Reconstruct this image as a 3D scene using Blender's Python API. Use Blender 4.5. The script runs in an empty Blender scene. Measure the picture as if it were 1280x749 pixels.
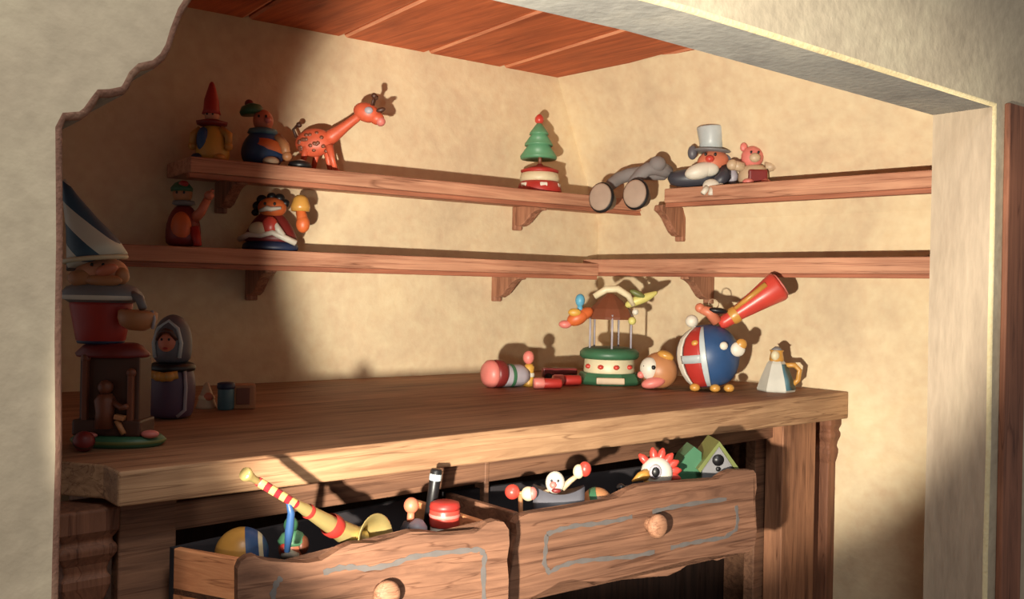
import bpy, bmesh, math, random
from mathutils import Vector, Matrix, Euler
random.seed(7)
scene = bpy.context.scene
col = scene.collection
E = 1.10            # eye height above the floor
FL = 1171.0         # focal length in pixels of a 1280 wide frame
CY = 360.0
RHO = 0.02
RV = Vector((math.cos(RHO), 0, math.sin(RHO)))
UV = Vector((-math.sin(RHO), 0, math.cos(RHO)))
FV = Vector((0, 1, 0))
CAM = Vector((0, 0, E))
ZV = Vector((0, 0, 1))

def ray(x, y): return FV + RV * ((x - 640) / FL) + UV * ((CY - y) / FL)
def hit(x, y, pl):                       # pl = (normal, d) in eye-relative space
    r = ray(x, y); return r * (pl[1] / pl[0].dot(r)) + CAM
def atD(x, y, D): return ray(x, y) * D + CAM
def zpl(z): return (ZV, z - E)
def vpl(p, q):                           # vertical plane through two world points
    d = (q - p); d.z = 0; d.normalize()
    n = Vector((-d.y, d.x, 0)); return (n, n.dot(p - CAM))

# ------------------------------------------------------------------ materials
def lin(c):
    f = lambda v: v / 12.92 if v <= 0.04045 else ((v + 0.055) / 1.055) ** 2.4
    return tuple(f(v / 255.0) for v in c) + (1,)

def mute(c, k, g=1.0):
    a = sum(c) / 3
    return tuple((v * (1 - k) + a * k) * g for v in c)

def newmat(name):
    m = bpy.data.materials.new(name); m.use_nodes = True
    nt = m.node_tree; b = nt.nodes['Principled BSDF']
    return m, nt, b

def paint(name, c, rough=.45, var=.18, metal=0.0, scale=30, bump=.15):
    m, nt, b = newmat(name)
    N, L = nt.nodes, nt.links
    tc = N.new('ShaderNodeTexCoord'); no = N.new('ShaderNodeTexNoise')
    no.inputs['Scale'].default_value = scale; no.inputs['Detail'].default_value = 4
    L.new(tc.outputs['Object'], no.inputs['Vector'])
    mx = N.new('ShaderNodeMix'); mx.data_type = 'RGBA'
    base = lin(mute(c, .12, .93))
    mx.inputs[6].default_value = tuple(v * (1 - var) for v in base[:3]) + (1,)
    mx.inputs[7].default_value = tuple(min(1, v * (1 + var)) for v in base[:3]) + (1,)
    L.new(no.outputs['Fac'], mx.inputs[0]); L.new(mx.outputs[2], b.inputs['Base Color'])
    b.inputs['Roughness'].default_value = rough; b.inputs['Metallic'].default_value = metal
    if bump:
        bp = N.new('ShaderNodeBump'); bp.inputs['Strength'].default_value = bump; bp.inputs['Distance'].default_value = .002
        L.new(no.outputs['Fac'], bp.inputs['Height']); L.new(bp.outputs['Normal'], b.inputs['Normal'])
    return m

def plaster(name, c1, c2, c3, scale=3.0, rough=.9, seed=0.0, streak=0.0):
    m, nt, b = newmat(name)
    N, L = nt.nodes, nt.links
    tc = N.new('ShaderNodeTexCoord'); mp = N.new('ShaderNodeMapping')
    mp.inputs['Location'].default_value = (seed, seed * .7, seed * 1.3)
    if streak: mp.inputs['Scale'].default_value = (1, 1, streak)
    L.new(tc.outputs['Object'], mp.inputs['Vector'])
    n1 = N.new('ShaderNodeTexNoise'); n1.inputs['Scale'].default_value = scale; n1.inputs['Detail'].default_value = 5; n1.inputs['Roughness'].default_value = .6
    n1.inputs['Distortion'].default_value = .6
    L.new(mp.outputs[0], n1.inputs['Vector'])
    cr = N.new('ShaderNodeValToRGB')
    cr.color_ramp.elements[0].position = .3; cr.color_ramp.elements[0].color = lin(c1)
    cr.color_ramp.elements[1].position = .7; cr.color_ramp.elements[1].color = lin(c3)
    e = cr.color_ramp.elements.new(.5); e.color = lin(c2)
    L.new(n1.outputs['Fac'], cr.inputs[0])
    n2 = N.new('ShaderNodeTexNoise'); n2.inputs['Scale'].default_value = scale * 14; n2.inputs['Detail'].default_value = 6
    L.new(mp.outputs[0], n2.inputs['Vector'])
    mx = N.new('ShaderNodeMix'); mx.data_type = 'RGBA'; mx.blend_type = 'OVERLAY'; mx.inputs[0].default_value = .22
    L.new(cr.outputs[0], mx.inputs[6]); L.new(n2.outputs['Fac'], mx.inputs[7])
    L.new(mx.outputs[2], b.inputs['Base Color'])
    b.inputs['Roughness'].default_value = rough
    b.inputs['Specular IOR Level'].default_value = .15
    bp = N.new('ShaderNodeBump'); bp.inputs['Strength'].default_value = .35; bp.inputs['Distance'].default_value = .006
    L.new(n2.outputs['Fac'], bp.inputs['Height']); L.new(bp.outputs['Normal'], b.inputs['Normal'])
    return m

def wood(name, light, dark, az=52.0, axis='H', rough=.62, lines=True, scale=1.0, contrast=1.0):
    """long grain along azimuth az (horizontal) or along Z (axis 'V')"""
    light = mute(light, .12, .97); dark = mute(dark, .12, .92)
    m, nt, b = newmat(name)
    N, L = nt.nodes, nt.links
    tc = N.new('ShaderNodeTexCoord'); r = N.new('ShaderNodeMapping')
    r.inputs['Rotation'].default_value = (0, 0, math.radians(az - 90))
    L.new(tc.outputs['Object'], r.inputs['Vector'])
    mp = N.new('ShaderNodeMapping')
    mp.inputs['Scale'].default_value = (1.2 * scale, 16 * scale, 22 * scale) if axis == 'H' else (18 * scale, 18 * scale, 1.3 * scale)
    L.new(r.outputs[0], mp.inputs['Vector'])
    n1 = N.new('ShaderNodeTexNoise'); n1.inputs['Scale'].default_value = 2.2; n1.inputs['Detail'].default_value = 6
    n1.inputs['Roughness'].default_value = .65; n1.inputs['Distortion'].default_value = 1.1
    L.new(mp.outputs[0], n1.inputs['Vector'])
    cr = N.new('ShaderNodeValToRGB')
    cr.color_ramp.elements[0].position = .5 - .2 / contrast; cr.color_ramp.elements[0].color = lin(dark)
    cr.color_ramp.elements[1].position = .5 + .12 / contrast; cr.color_ramp.elements[1].color = lin(light)
    L.new(n1.outputs['Fac'], cr.inputs[0])
    big = N.new('ShaderNodeTexNoise'); big.inputs['Scale'].default_value = 5; big.inputs['Detail'].default_value = 3
    L.new(r.outputs[0], big.inputs['Vector'])
    mx = N.new('ShaderNodeMix'); mx.data_type = 'RGBA'; mx.blend_type = 'OVERLAY'; mx.inputs[0].default_value = .35
    L.new(cr.outputs[0], mx.inputs[6]); L.new(big.outputs['Fac'], mx.inputs[7])
    out = mx.outputs[2]
    if lines:
        ms = N.new('ShaderNodeMapping')
        ms.inputs['Scale'].default_value = (.35 * scale, 9 * scale, 13 * scale) if axis == 'H' else (10 * scale, 10 * scale, .4 * scale)
        L.new(r.outputs[0], ms.inputs['Vector'])
        n3 = N.new('ShaderNodeTexNoise'); n3.inputs['Scale'].default_value = 3; n3.inputs['Detail'].default_value = 3; n3.inputs['Distortion'].default_value = .5
        L.new(ms.outputs[0], n3.inputs['Vector'])
        c3 = N.new('ShaderNodeValToRGB')
        c3.color_ramp.elements[0].position = .485; c3.color_ramp.elements[0].color = (1, 1, 1, 1)
        c3.color_ramp.elements[1].position = .515; c3.color_ramp.elements[1].color = (1, 1, 1, 1)
        e = c3.color_ramp.elements.new(.5); e.color = (.45, .38, .35, 1)
        L.new(n3.outputs['Fac'], c3.inputs[0])
        m2 = N.new('ShaderNodeMix'); m2.data_type = 'RGBA'; m2.blend_type = 'MULTIPLY'; m2.inputs[0].default_value = .8
        L.new(out, m2.inputs[6]); L.new(c3.outputs[0], m2.inputs[7]); out = m2.outputs[2]
    L.new(out, b.inputs['Base Color'])
    b.inputs['Roughness'].default_value = rough
    b.inputs['Specular IOR Level'].default_value = .3
    bp = N.new('ShaderNodeBump'); bp.inputs['Strength'].default_value = .3; bp.inputs['Distance'].default_value = .003
    L.new(n1.outputs['Fac'], bp.inputs['Height']); L.new(bp.outputs['Normal'], b.inputs['Normal'])
    return m

def striped(name, ca, cb, scale=(0, 0, 1), freq=8.0, off=0.0, rough=.45):
    """two flat paints in hard bands across the object's own axes"""
    m, nt, b = newmat(name)
    N, L = nt.nodes, nt.links
    tc = N.new('ShaderNodeTexCoord')
    dp = N.new('ShaderNodeVectorMath'); dp.operation = 'DOT_PRODUCT'; dp.inputs[1].default_value = scale
    L.new(tc.outputs['Object'], dp.inputs[0])
    mu = N.new('ShaderNodeMath'); mu.operation = 'MULTIPLY_ADD'; mu.inputs[1].default_value = freq; mu.inputs[2].default_value = off
    L.new(dp.outputs['Value'], mu.inputs[0])
    fr = N.new('ShaderNodeMath'); fr.operation = 'FRACT'; L.new(mu.outputs[0], fr.inputs[0])
    gt = N.new('ShaderNodeMath'); gt.operation = 'GREATER_THAN'; gt.inputs[1].default_value = .5; L.new(fr.outputs[0], gt.inputs[0])
    mx = N.new('ShaderNodeMix'); mx.data_type = 'RGBA'; mx.inputs[6].default_value = lin(ca); mx.inputs[7].default_value = lin(cb)
    L.new(gt.outputs[0], mx.inputs[0]); L.new(mx.outputs[2], b.inputs['Base Color'])
    b.inputs['Roughness'].default_value = rough
    return m

M = {}
M['wall_cream'] = plaster('wall_plaster', (198, 176, 146), (213, 191, 157), (226, 206, 168), 2.6, seed=2)
M['front_plaster'] = plaster('front_plaster', (170, 156, 134), (186, 172, 148), (202, 190, 162), 3.2, seed=5)
M['jamb_plaster'] = plaster('jamb_plaster', (164, 146, 126), (184, 166, 144), (198, 182, 156), 6, seed=9, streak=.2)
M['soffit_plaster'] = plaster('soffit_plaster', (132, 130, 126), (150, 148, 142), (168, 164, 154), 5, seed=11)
M['edge_lit_cream'] = plaster('edge_plaster_lit', (206, 190, 150), (222, 204, 160), (228, 212, 170), 8, seed=3)  # lit bevel of lintel and jamb, put into a paler plaster colour
M['edge_red'] = plaster('edge_worn', (122, 90, 76), (142, 106, 90), (164, 132, 110), 14, seed=4)
M['ceiling'] = wood('ceiling_wood', (222, 110, 60), (176, 74, 38), az=-43, lines=False, contrast=.9)
M['ceiling_edge'] = wood('ceiling_lit_edge', (240, 156, 112), (214, 120, 80), az=-43, lines=False)  # paler chamfers: the lit seam lines are put into the colour
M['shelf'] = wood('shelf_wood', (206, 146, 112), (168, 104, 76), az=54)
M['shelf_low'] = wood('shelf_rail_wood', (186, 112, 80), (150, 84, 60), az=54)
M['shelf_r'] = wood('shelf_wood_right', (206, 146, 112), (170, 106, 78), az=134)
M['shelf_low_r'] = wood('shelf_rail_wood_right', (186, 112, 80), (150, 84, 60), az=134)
M['bracket'] = wood('bracket_wood', (188, 128, 96), (140, 86, 62), az=54, axis='V', scale=1.5)
M['bench_top'] = wood('bench_top_wood', (178, 126, 88), (130, 84, 56), az=50, scale=.9)
M['bench_front'] = wood('bench_wood', (194, 148, 106), (152, 106, 72), az=50, scale=1.2)
M['cabinet'] = wood('cabinet_wood', (150, 104, 76), (106, 70, 52), az=50)
M['column'] = wood('column_wood', (150, 96, 68), (104, 64, 46), axis='V')
M['post'] = wood('post_wood', (178, 120, 84), (122, 76, 54), axis='V', scale=1.1)
M['drawer'] = wood('drawer_wood', (146, 100, 74), (104, 68, 50), az=55, scale=1.1)
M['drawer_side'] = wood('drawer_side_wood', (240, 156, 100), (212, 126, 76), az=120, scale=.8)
M['drawer_in'] = paint('drawer_inside_shade', (40, 34, 38), .9)  # shade inside the open drawers, put into the colour
M['shade_wood'] = wood('cavity_shade_wood', (62, 42, 34), (42, 30, 26), axis='V')  # near-black, so the shade of the bench cavity is in the colour
M['knob'] = wood('knob_wood', (184, 130, 96), (142, 90, 62), az=50, scale=2)
M['border'] = paint('painted_border', (104, 96, 92), .7, .25, scale=60)
M['board'] = wood('post_board', (158, 98, 70), (112, 66, 46), axis='V')
M['floor'] = wood('floor_wood', (120, 84, 62), (84, 58, 44), az=50)
def P(key, c, *a, **k):
    M[key] = paint('paint_' + key, c, *a, **k); return M[key]
P('red', (190, 44, 36)); P('darkred', (132, 34, 32)); P('orange', (226, 104, 44)); P('giraffe', (226, 92, 56), .45, .3, scale=60)
P('skin', (230, 150, 108)); P('yellow', (224, 166, 58)); P('blue', (40, 78, 130)); P('navy', (34, 48, 84)); P('white', (226, 218, 200))
P('green', (56, 110, 74)); P('leaf', (92, 158, 112)); P('cream', (228, 212, 170)); P('black', (26, 24, 26), .4); P('grey', (128, 126, 128))
P('coat', (62, 62, 72)); P('trouser', (132, 124, 122), .8); P('silver', (188, 198, 200), .4); P('pink', (232, 124, 112)); P('purple', (92, 66, 92))
P('brown', (130, 68, 42)); P('darkbrown', (84, 48, 34)); P('lilac', (176, 168, 178)); P('tan', (196, 128, 78)); P('teal', (78, 120, 132))
P('lightblue', (86, 170, 206)); P('lime', (108, 116, 56)); P('flesh', (222, 120, 84)); P('scarlet', (222, 66, 52), .35); P('beige', (206, 176, 140))
P('sole', (176, 150, 130), .8); P('bird_yellow', (220, 208, 110)); P('brass', (220, 192, 116), .3, .1, .6, bump=0); P('steelgrey', (96, 94, 102), .45)
P('gold', (214, 150, 60), .35)
M['hat_stripe'] = striped('hat_stripes', (52, 84, 104), (204, 202, 186), (.6, 0, .8), 22)
M['pot_band'] = striped('pot_band_pattern', (196, 62, 38), (222, 202, 170), (0, 0, 1), 14, .3)
M['horn_wrap'] = striped('horn_wrap', (156, 40, 48), (214, 180, 110), (1, 0, -.6), 60)
M['jug_stripe'] = paint('jug_pale', (206, 202, 188), .4)

# ------------------------------------------------------------------ mesh builder
class MB:
    def __init__(s): s.bm = bmesh.new()
    def _add(s, verts, faces, mt=None, smooth=True, mi=0):
        vs = [s.bm.verts.new(mt @ Vector(v) if mt else Vector(v)) for v in verts]
        for f in faces:
            try:
                fc = s.bm.faces.new([vs[i] for i in f]); fc.smooth = smooth; fc.material_index = mi
            except ValueError: pass
        return s
    def box(s, c, d, rot=(0, 0, 0), bev=0.0):
        mt = Matrix.Translation(c) @ Euler(rot).to_matrix().to_4x4()
        b = bmesh.new(); bmesh.ops.create_cube(b, size=1)
        bmesh.ops.scale(b, vec=d, verts=b.verts)
        if bev: bmesh.ops.bevel(b, geom=b.edges[:], offset=bev, segments=2, affect='EDGES', profile=.6)
        b.verts.index_update()
        s._add([v.co.copy() for v in b.verts], [[v.index for v in f.verts] for f in b.faces], mt, False); b.free(); return s
    def sph(s, c, r, rot=(0, 0, 0), n=20):
        if not hasattr(r, '__len__'): r = (r, r, r)
        mt = Matrix.Translation(c) @ Euler(rot).to_matrix().to_4x4() @ Matrix.Diagonal((r[0], r[1], r[2], 1))
        b = bmesh.new(); bmesh.ops.create_uvsphere(b, u_segments=n, v_segments=max(8, n * 2 // 3), radius=1)
        b.verts.index_update()
        s._add([v.co.copy() for v in b.verts], [[v.index for v in f.verts] for f in b.faces], mt); b.free(); return s
    def lathe(s, prof, c=(0, 0, 0), rot=(0, 0, 0), n=24, sq=(1, 1), cap=True, smooth=True):
        mt = Matrix.Translation(c) @ Euler(rot).to_matrix().to_4x4()
        vs, fs = [], []
        for r, z in prof:
            for i in range(n):
                a = 2 * math.pi * i / n; vs.append((r * sq[0] * math.cos(a), r * sq[1] * math.sin(a), z))
        for j in range(len(prof) - 1):
            for i in range(n):
                k = (i + 1) % n; fs.append((j * n + i, j * n + k, (j + 1) * n + k, (j + 1) * n + i))
        if cap:
            fs.append(tuple(range(n - 1, -1, -1))); fs.append(tuple((len(prof) - 1) * n + i for i in range(n)))
        return s._add(vs, fs, mt, smooth)
    def shell(s, prof, a0, a1, th, c=(0, 0, 0), rot=(0, 0, 0), n=8):
        """part of a turned surface between two angles, with thickness th"""
        mt = Matrix.Translation(c) @ Euler(rot).to_matrix().to_4x4(); vs = []; fs = []; m = len(prof)
        for k in (0, 1):
            for i in range(n + 1):
                a = math.radians(a0 + (a1 - a0) * i / n)
                for r, z in prof: vs.append(((r + th * k) * math.cos(a), (r + th * k) * math.sin(a), z))
        o = (n + 1) * m
        for i in range(n):
            for j in range(m - 1):
                q = (i * m + j, i * m + j + 1, (i + 1) * m + j + 1, (i + 1) * m + j); fs.append(q); fs.append(tuple(o + v for v in q))
        for j in range(m - 1): fs += [(j, j + 1, o + j + 1, o + j), (n * m + j, n * m + j + 1, o + n * m + j + 1, o + n * m + j)]
        for i in range(n): fs += [(i * m, (i + 1) * m, o + (i + 1) * m, o + i * m), (i * m + m - 1, (i + 1) * m + m - 1, o + (i + 1) * m + m - 1, o + i * m + m - 1)]
        return s._add(vs, fs, mt)
    def tube(s, pts, r, n=10):
        pts = [Vector(p) for p in pts]
        if not hasattr(r, '__len__'): r = [r] * len(pts)
        vs, fs = [], []; prev = None
        for i, p in enumerate(pts):
            d = (pts[min(i + 1, len(pts) - 1)] - pts[max(i - 1, 0)]).normalized()
            if prev is None:
                a = Vector((0, 0, 1)) if abs(d.z) < .9 else Vector((1, 0, 0)); x = d.cross(a).normalized()
            else: x = (prev - d * prev.dot(d)).normalized()
            prev = x; y = d.cross(x)
            for k in range(n):
                t = 2 * math.pi * k / n; vs.append(p + (x * math.cos(t) + y * math.sin(t)) * r[i])
        for j in range(len(pts) - 1):
            for k in range(n):
                k2 = (k + 1) % n; fs.append((j * n + k, j * n + k2, (j + 1) * n + k2, (j + 1) * n + k))
        fs.append(tuple(range(n - 1, -1, -1))); fs.append(tuple((len(pts) - 1) * n + k for k in range(n)))
        return s._add(vs, fs)
    def prism(s, poly, off, bev=0.0, smooth=False):
        """poly: 3D points in a plane, extruded by vector off"""
        n = len(poly); poly = [Vector(p) for p in poly]; off = Vector(off)
        return s._add(poly + [p + off for p in poly],
                      [tuple(range(n)), tuple(range(2 * n - 1, n - 1, -1))] + [(i, (i + 1) % n, n + (i + 1) % n, n + i) for i in range(n)], None, smooth)
    def build(s, name, mat, parent=None, bev=0.0, scale=1.0, loc=None):
        bmesh.ops.recalc_face_normals(s.bm, faces=s.bm.faces[:])
        if scale != 1.0: bmesh.ops.scale(s.bm, vec=(scale,) * 3, verts=s.bm.verts)
        me = bpy.data.meshes.new(name); s.bm.to_mesh(me); s.bm.free()
        for m in (mat if isinstance(mat, (list, tuple)) else [mat]): me.materials.append(M[m] if isinstance(m, str) else m)
        o = bpy.data.objects.new(name, me); col.objects.link(o)
        if loc is not None:
            me.transform(Matrix.Translation(-Vector(loc))); o.location = loc
        if parent: o.parent = parent
        if bev:
            md = o.modifiers.new('bevel', 'BEVEL'); md.width = bev; md.segments = 3; md.limit_method = 'ANGLE'; md.angle_limit = math.radians(35)
        return o

def struct(o): o['kind'] = 'structure'; return o
def thing(name, label, cat, loc, group=None, rotz=0.0):
    o = bpy.data.objects.new(name, None); col.objects.link(o); o.empty_display_size = .03
    o.location = loc; o.rotation_euler = (0, 0, rotz); o['label'] = label; o['category'] = cat
    if group: o['group'] = group
    return o
def wpart(mb, name, mat, root, bev=0.0, plabel=None):   # mesh given in world coordinates, parented to root
    o = mb.build(name, mat, None, bev)
    o.data.transform(Matrix.Translation(-root.location)); o.parent = root
    if plabel: o['label'] = plabel
    return o

# ------------------------------------------------------------------ room geometry
BZ = E - .25                                        # bench top height
A0 = hit(340, 478, zpl(BZ))
az = math.radians(54)
u = Vector((math.sin(az), math.cos(az), 0)); nL = Vector((-u.y, u.x, 0)); dL = nL.dot(A0 - CAM)
LW = (nL, dL)
def lpl(off): return (nL, dL - off)
Ct = hit(697, 97, LW); ZC = Ct.z
Cb = hit(748, 280, LW)
R3 = hit(870, 62, zpl(ZC))
wt = (R3 - Ct); wt.z = 0; wt.normalize()
az2 = math.radians(134.0)
w = Vector((math.sin(az2), math.cos(az2), 0))
nR = Vector((-w.y, w.x, 0)); nR = nR if nR.y > 0 else -nR
dR = nR.dot(Cb - CAM)
def rpl(off): return (nR, dR - off)

def quad_wall(name, grid, mat, seg=1):
    mb = MB(); vs = []; fs = []
    R_, C_ = len(grid), len(grid[0])
    for r in grid: vs += [Vector(p) for p in r]
    for j in range(R_ - 1):
        for i in range(C_ - 1): fs.append((j * C_ + i, j * C_ + i + 1, (j + 1) * C_ + i + 1, (j + 1) * C_ + i))
    mb._add(vs, fs, None, False)
    return struct(mb.build(name, mat))

Lend = Cb - u * 2.1
Rend = Cb + w * 1.15
def zz(p, z): return Vector((p.x, p.y, z))
quad_wall('wall_left', [[zz(Lend, 0), zz(Cb, 0)], [zz(Lend, Cb.z), Cb], [zz(Lend, ZC), Ct], [zz(Lend, ZC + .04), zz(Ct, ZC + .04)]], 'wall_cream')
Rtop = Ct + wt * 1.35
quad_wall('wall_right', [[zz(Cb, 0), zz(Rend, 0)], [Cb, zz(Rend, Cb.z)], [Ct, Rtop], [zz(Ct, ZC + .04), zz(Rtop, ZC + .04)]], 'wall_cream')

# front wall with the arched opening
Jin = hit(1183, 148, zpl(E + .38)); Jout = hit(1245, 133, zpl(E + .38))
PL = atD(80, 150, .82); PL.z = 0
FW = vpl(zz(PL, 0), zz(Jout, 0))
fdir = zz(Jout, 0) - zz(PL, 0); fdir.normalize()
fn = Vector((-fdir.y, fdir.x, 0))                   # into the alcove
TH = (zz(Jin, 0) - zz(Jout, 0)).dot(fn)
zs = E + .38
ct = [hit(x, y, FW) for x, y in [(76, 700), (80, 560), (79, 420), (81, 300), (80, 160), (84, 150), (103, 149), (113, 142), (123, 128), (127, 121), (140, 121), (157, 117), (163, 110), (170, 96), (178, 88), (196, 84), (208, 74), (216, 60), (222, 40), (231, 16), (245, -6), (262, -30)]]
ct.insert(0, zz(ct[0], 0))
ct += [zz(hit(330, 0, FW), zs), zz(Jout - fdir * .9, zs + .012), zz(Jout - fdir * .45, zs + .006), zz(Jout, zs)]
# jamb edge, slightly wobbly plaster
for zf in (.85, .7, .55, .4, .2, .0):
    ct.append(zz(Jout + fdir * random.uniform(-.003, .003), zs * zf))
fl0 = zz(PL, 0) - fdir * 1.3; fr0 = zz(Jout, 0) + fdir * .55
TOP = E + 1.1
def inner(p, i, n):                                 # contour at depth t
    return p
BV = .007
# outward in-plane normals of the contour
def cnorm(i):
    a = ct[max(i - 1, 0)]; b = ct[min(i + 1, len(ct) - 1)]; t = (b - a).normalized()
    return fn.cross(t).normalized() * 1.0
nrm = [cnorm(i) for i in range(len(ct))]
ctr = zz((PL + Jout) / 2, .9)
if nrm[2].dot(ctr - ct[2]) > 0: nrm = [-v for v in nrm]
nc = len(ct)
nred = 23; assert len(ct) == 33, len(ct)
mb = MB()
outer = [c + v * BV for c, v in zip(ct, nrm)]
outer[0].z = 0; outer[-1].z = 0
kL = 23; kR = 26                                    # contour indices where the lintel starts and ends
def slab_faces(bm, cp, sh, mi):
    def q(*p):
        fc = bm.faces.new([bm.verts.new(v) for v in p]); fc.material_index = mi
    a0, a1 = fl0 + sh, fr0 + sh
    for i in range(kL): q(cp[i], cp[i + 1], zz(a0, cp[i + 1].z), zz(a0, cp[i].z))
    q(cp[kL], zz(cp[kL], TOP), zz(a0, TOP), zz(a0, cp[kL].z))
    for i in range(kL, kR): q(cp[i], cp[i + 1], zz(cp[i + 1], TOP), zz(cp[i], TOP))
    q(cp[kR], zz(a1, cp[kR].z), zz(a1, TOP), zz(cp[kR], TOP))
    for i in range(kR, len(cp) - 1): q(cp[i], cp[i + 1], zz(a1, cp[i + 1].z), zz(a1, cp[i].z))
slab_faces(mb.bm, outer, Vector((0, 0, 0)), 0)
mid = [c + v * BV * .3 + fn * BV * .3 for c, v in zip(ct, nrm)]
back1 = [c + fn * BV for c in ct]
vs = outer + mid + back1; fsr = []; fsc = []
for i in range(nc - 1):
    (fsr if i < nred else fsc).extend([(i, i + 1, nc + i + 1, nc + i), (nc + i, nc + i + 1, 2 * nc + i + 1, 2 * nc + i)])
b0 = mb.bm
v_ = [b0.verts.new(p) for p in vs]
for lst, mi in ((fsr, 2), (fsc, 1)):
    for f in lst:
        fc = b0.faces.new([v_[k] for k in f]); fc.material_index = mi; fc.smooth = True
back2 = [c + fn * TH for c in ct]
v2 = [b0.verts.new(p) for p in back1 + back2]
for i in range(nc - 1):
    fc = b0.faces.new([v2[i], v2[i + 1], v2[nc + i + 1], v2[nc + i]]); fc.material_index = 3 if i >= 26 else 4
slab_faces(b0, back2, fn * TH, 3)
bmesh.ops.remove_doubles(b0, verts=b0.verts[:], dist=1e-5)
struct(mb.build('wall_front', ['front_plaster', 'edge_lit_cream', 'edge_red', 'jamb_plaster', 'soffit_plaster']))

# wooden board on the front wall beside the opening
B1 = hit(1250, 400, FW); B2 = hit(1275, 400, FW)
zb = hit(1262, 131, FW).z
mb = MB()
mb.prism([zz(B1, 0), zz(B2, 0), zz(B2, zb), zz(B1, zb)], -fn * .012)
struct(mb.build('trim_1', 'board', bev=.003))

# floor
mb = MB(); mb._add([(-2.5, -1.6, 0), (2.4, -1.6, 0), (2.4, 3.6, 0), (-2.5, 3.6, 0)], [(0, 1, 2, 3)], None, False)
struct(mb.build('floor', 'floor'))

# plank ceiling
q1 = hit(630, 84, zpl(ZC)); q2 = hit(778, 38, zpl(ZC)); q3 = hit(560, 57, zpl(ZC))
pd = (q2 - q1); pd.z = 0; pd.normalize(); pn = Vector((-pd.y, pd.x, 0))
sp = abs(pn.dot(q3 - q1)); sgn = 1 if pn.dot(q3 - q1) > 0 else -1
mb = MB()
for i in range(-3, 14):
    a = q1 + pn * sgn * sp * i; g = .003; ch = .011
    A = zz(a - pd * 3, ZC); V = pn * sgn
    sec = [(g, .005), (g + ch, 0), (sp - g - ch * .6, 0), (sp - g, .005), (sp - g, .018), (g, .018)]
    mb.prism([A + V * x_ + ZV * z_ for x_, z_ in sec], pd * 6)
mb.prism([q1 - pd * 3 - pn * 3 + ZV * .017, q1 + pd * 3 - pn * 3 + ZV * .017, q1 + pd * 3 + pn * 3 + ZV * .017, q1 - pd * 3 + pn * 3 + ZV * .017], (0, 0, .01))
def cut(bm, co, no):
    geom = bm.verts[:] + bm.edges[:] + bm.faces[:]
    r = bmesh.ops.bisect_plane(bm, geom=geom, plane_co=co, plane_no=no, clear_outer=True)
cut(mb.bm, CAM + nL * dL, nL)
cut(mb.bm, Ct, Vector((-wt.y, wt.x, 0)) if Vector((-wt.y, wt.x, 0)).y > 0 else -Vector((-wt.y, wt.x, 0)))
cut(mb.bm, zz(Jout, 0) + fn * TH, -fn)
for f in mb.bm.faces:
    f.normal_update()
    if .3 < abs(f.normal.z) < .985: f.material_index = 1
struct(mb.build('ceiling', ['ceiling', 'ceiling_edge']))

# ------------------------------------------------------------------ shelves
def bracket(parent, base, out, along, depth, h, th, name='bracket'):
    """base: wall point under the board; out: unit vector away from wall"""
    mb = MB()
    pts = [base, base + out * depth]
    for k in range(7):
        t = k / 6
        x = depth * (1 - t) * .92 + .016
        z = -.016 - (h - .03) * (t ** .8) + .010 * math.sin(t * math.pi * 2)
        pts.append(base + out * x + ZV * z)
    pts.append(base + out * .016 - ZV * h); pts.append(base - ZV * h)
    pts = [p - along * th / 2 for p in pts]
    mb.prism(pts, along * th)
    return wpart(mb, name, 'bracket', parent, bev=.003)

def shelf(name, label, ztop, wallp, xs, depth, th, lip, mats, out, along, brk):
    P0 = zz(hit(xs[0], 300, wallp(depth)), ztop); P1 = xs[1] if isinstance(xs[1], Vector) else zz(hit(xs[1], 300, wallp(depth)), ztop)
    root = thing(name, label, 'shelf', zz((P0 + P1) / 2 - out * depth / 2, ztop - th))
    back = -out * (depth - .001)
    mb = MB(); mb.prism([P0, P1, P1 + back, P0 + back], (0, 0, -th))
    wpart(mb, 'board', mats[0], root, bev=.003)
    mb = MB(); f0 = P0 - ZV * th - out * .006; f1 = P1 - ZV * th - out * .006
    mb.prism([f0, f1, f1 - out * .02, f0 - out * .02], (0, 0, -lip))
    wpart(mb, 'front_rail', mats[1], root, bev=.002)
    for px, hh, dd in brk:
        bp = zz(hit(px, 300, wallp(.001)), ztop - th)
        bracket(root, bp, out, along, dd, hh, .028)
    return root

outL = -nL; outR = -nR
z_ul, z_ll, z_ur, z_lr = E + .2755, E + .0775, E + .287, E + .0905
ulend = zz(Cb + w * .165 + outL * .18 - outR * 0, 0)
# where the left shelf front plane meets the right wall plane
def isect(p1, p2):
    (n1, d1), (n2, d2) = p1, p2
    det = n1.x * n2.y - n1.y * n2.x
    return Vector(((d1 * n2.y - d2 * n1.y) / det, (n1.x * d2 - n2.x * d1) / det, 0)) + CAM
uL = isect(lpl(.18), rpl(.002))
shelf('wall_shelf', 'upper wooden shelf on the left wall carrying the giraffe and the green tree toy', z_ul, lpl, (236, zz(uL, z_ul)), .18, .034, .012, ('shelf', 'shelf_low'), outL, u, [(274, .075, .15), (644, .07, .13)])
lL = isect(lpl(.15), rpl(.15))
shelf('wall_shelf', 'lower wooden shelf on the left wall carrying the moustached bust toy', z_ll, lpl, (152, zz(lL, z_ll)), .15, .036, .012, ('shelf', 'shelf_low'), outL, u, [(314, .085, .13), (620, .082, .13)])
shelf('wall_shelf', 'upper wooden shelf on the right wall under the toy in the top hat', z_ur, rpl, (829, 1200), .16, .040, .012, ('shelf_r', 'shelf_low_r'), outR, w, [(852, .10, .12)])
shelf('wall_shelf', 'lower wooden shelf on the right wall running behind the plaster post', z_lr, rpl, (729, 1200), .15, .040, .010, ('shelf_r', 'shelf_low_r'), outR, w, [(889, .085, .13)])

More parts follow.
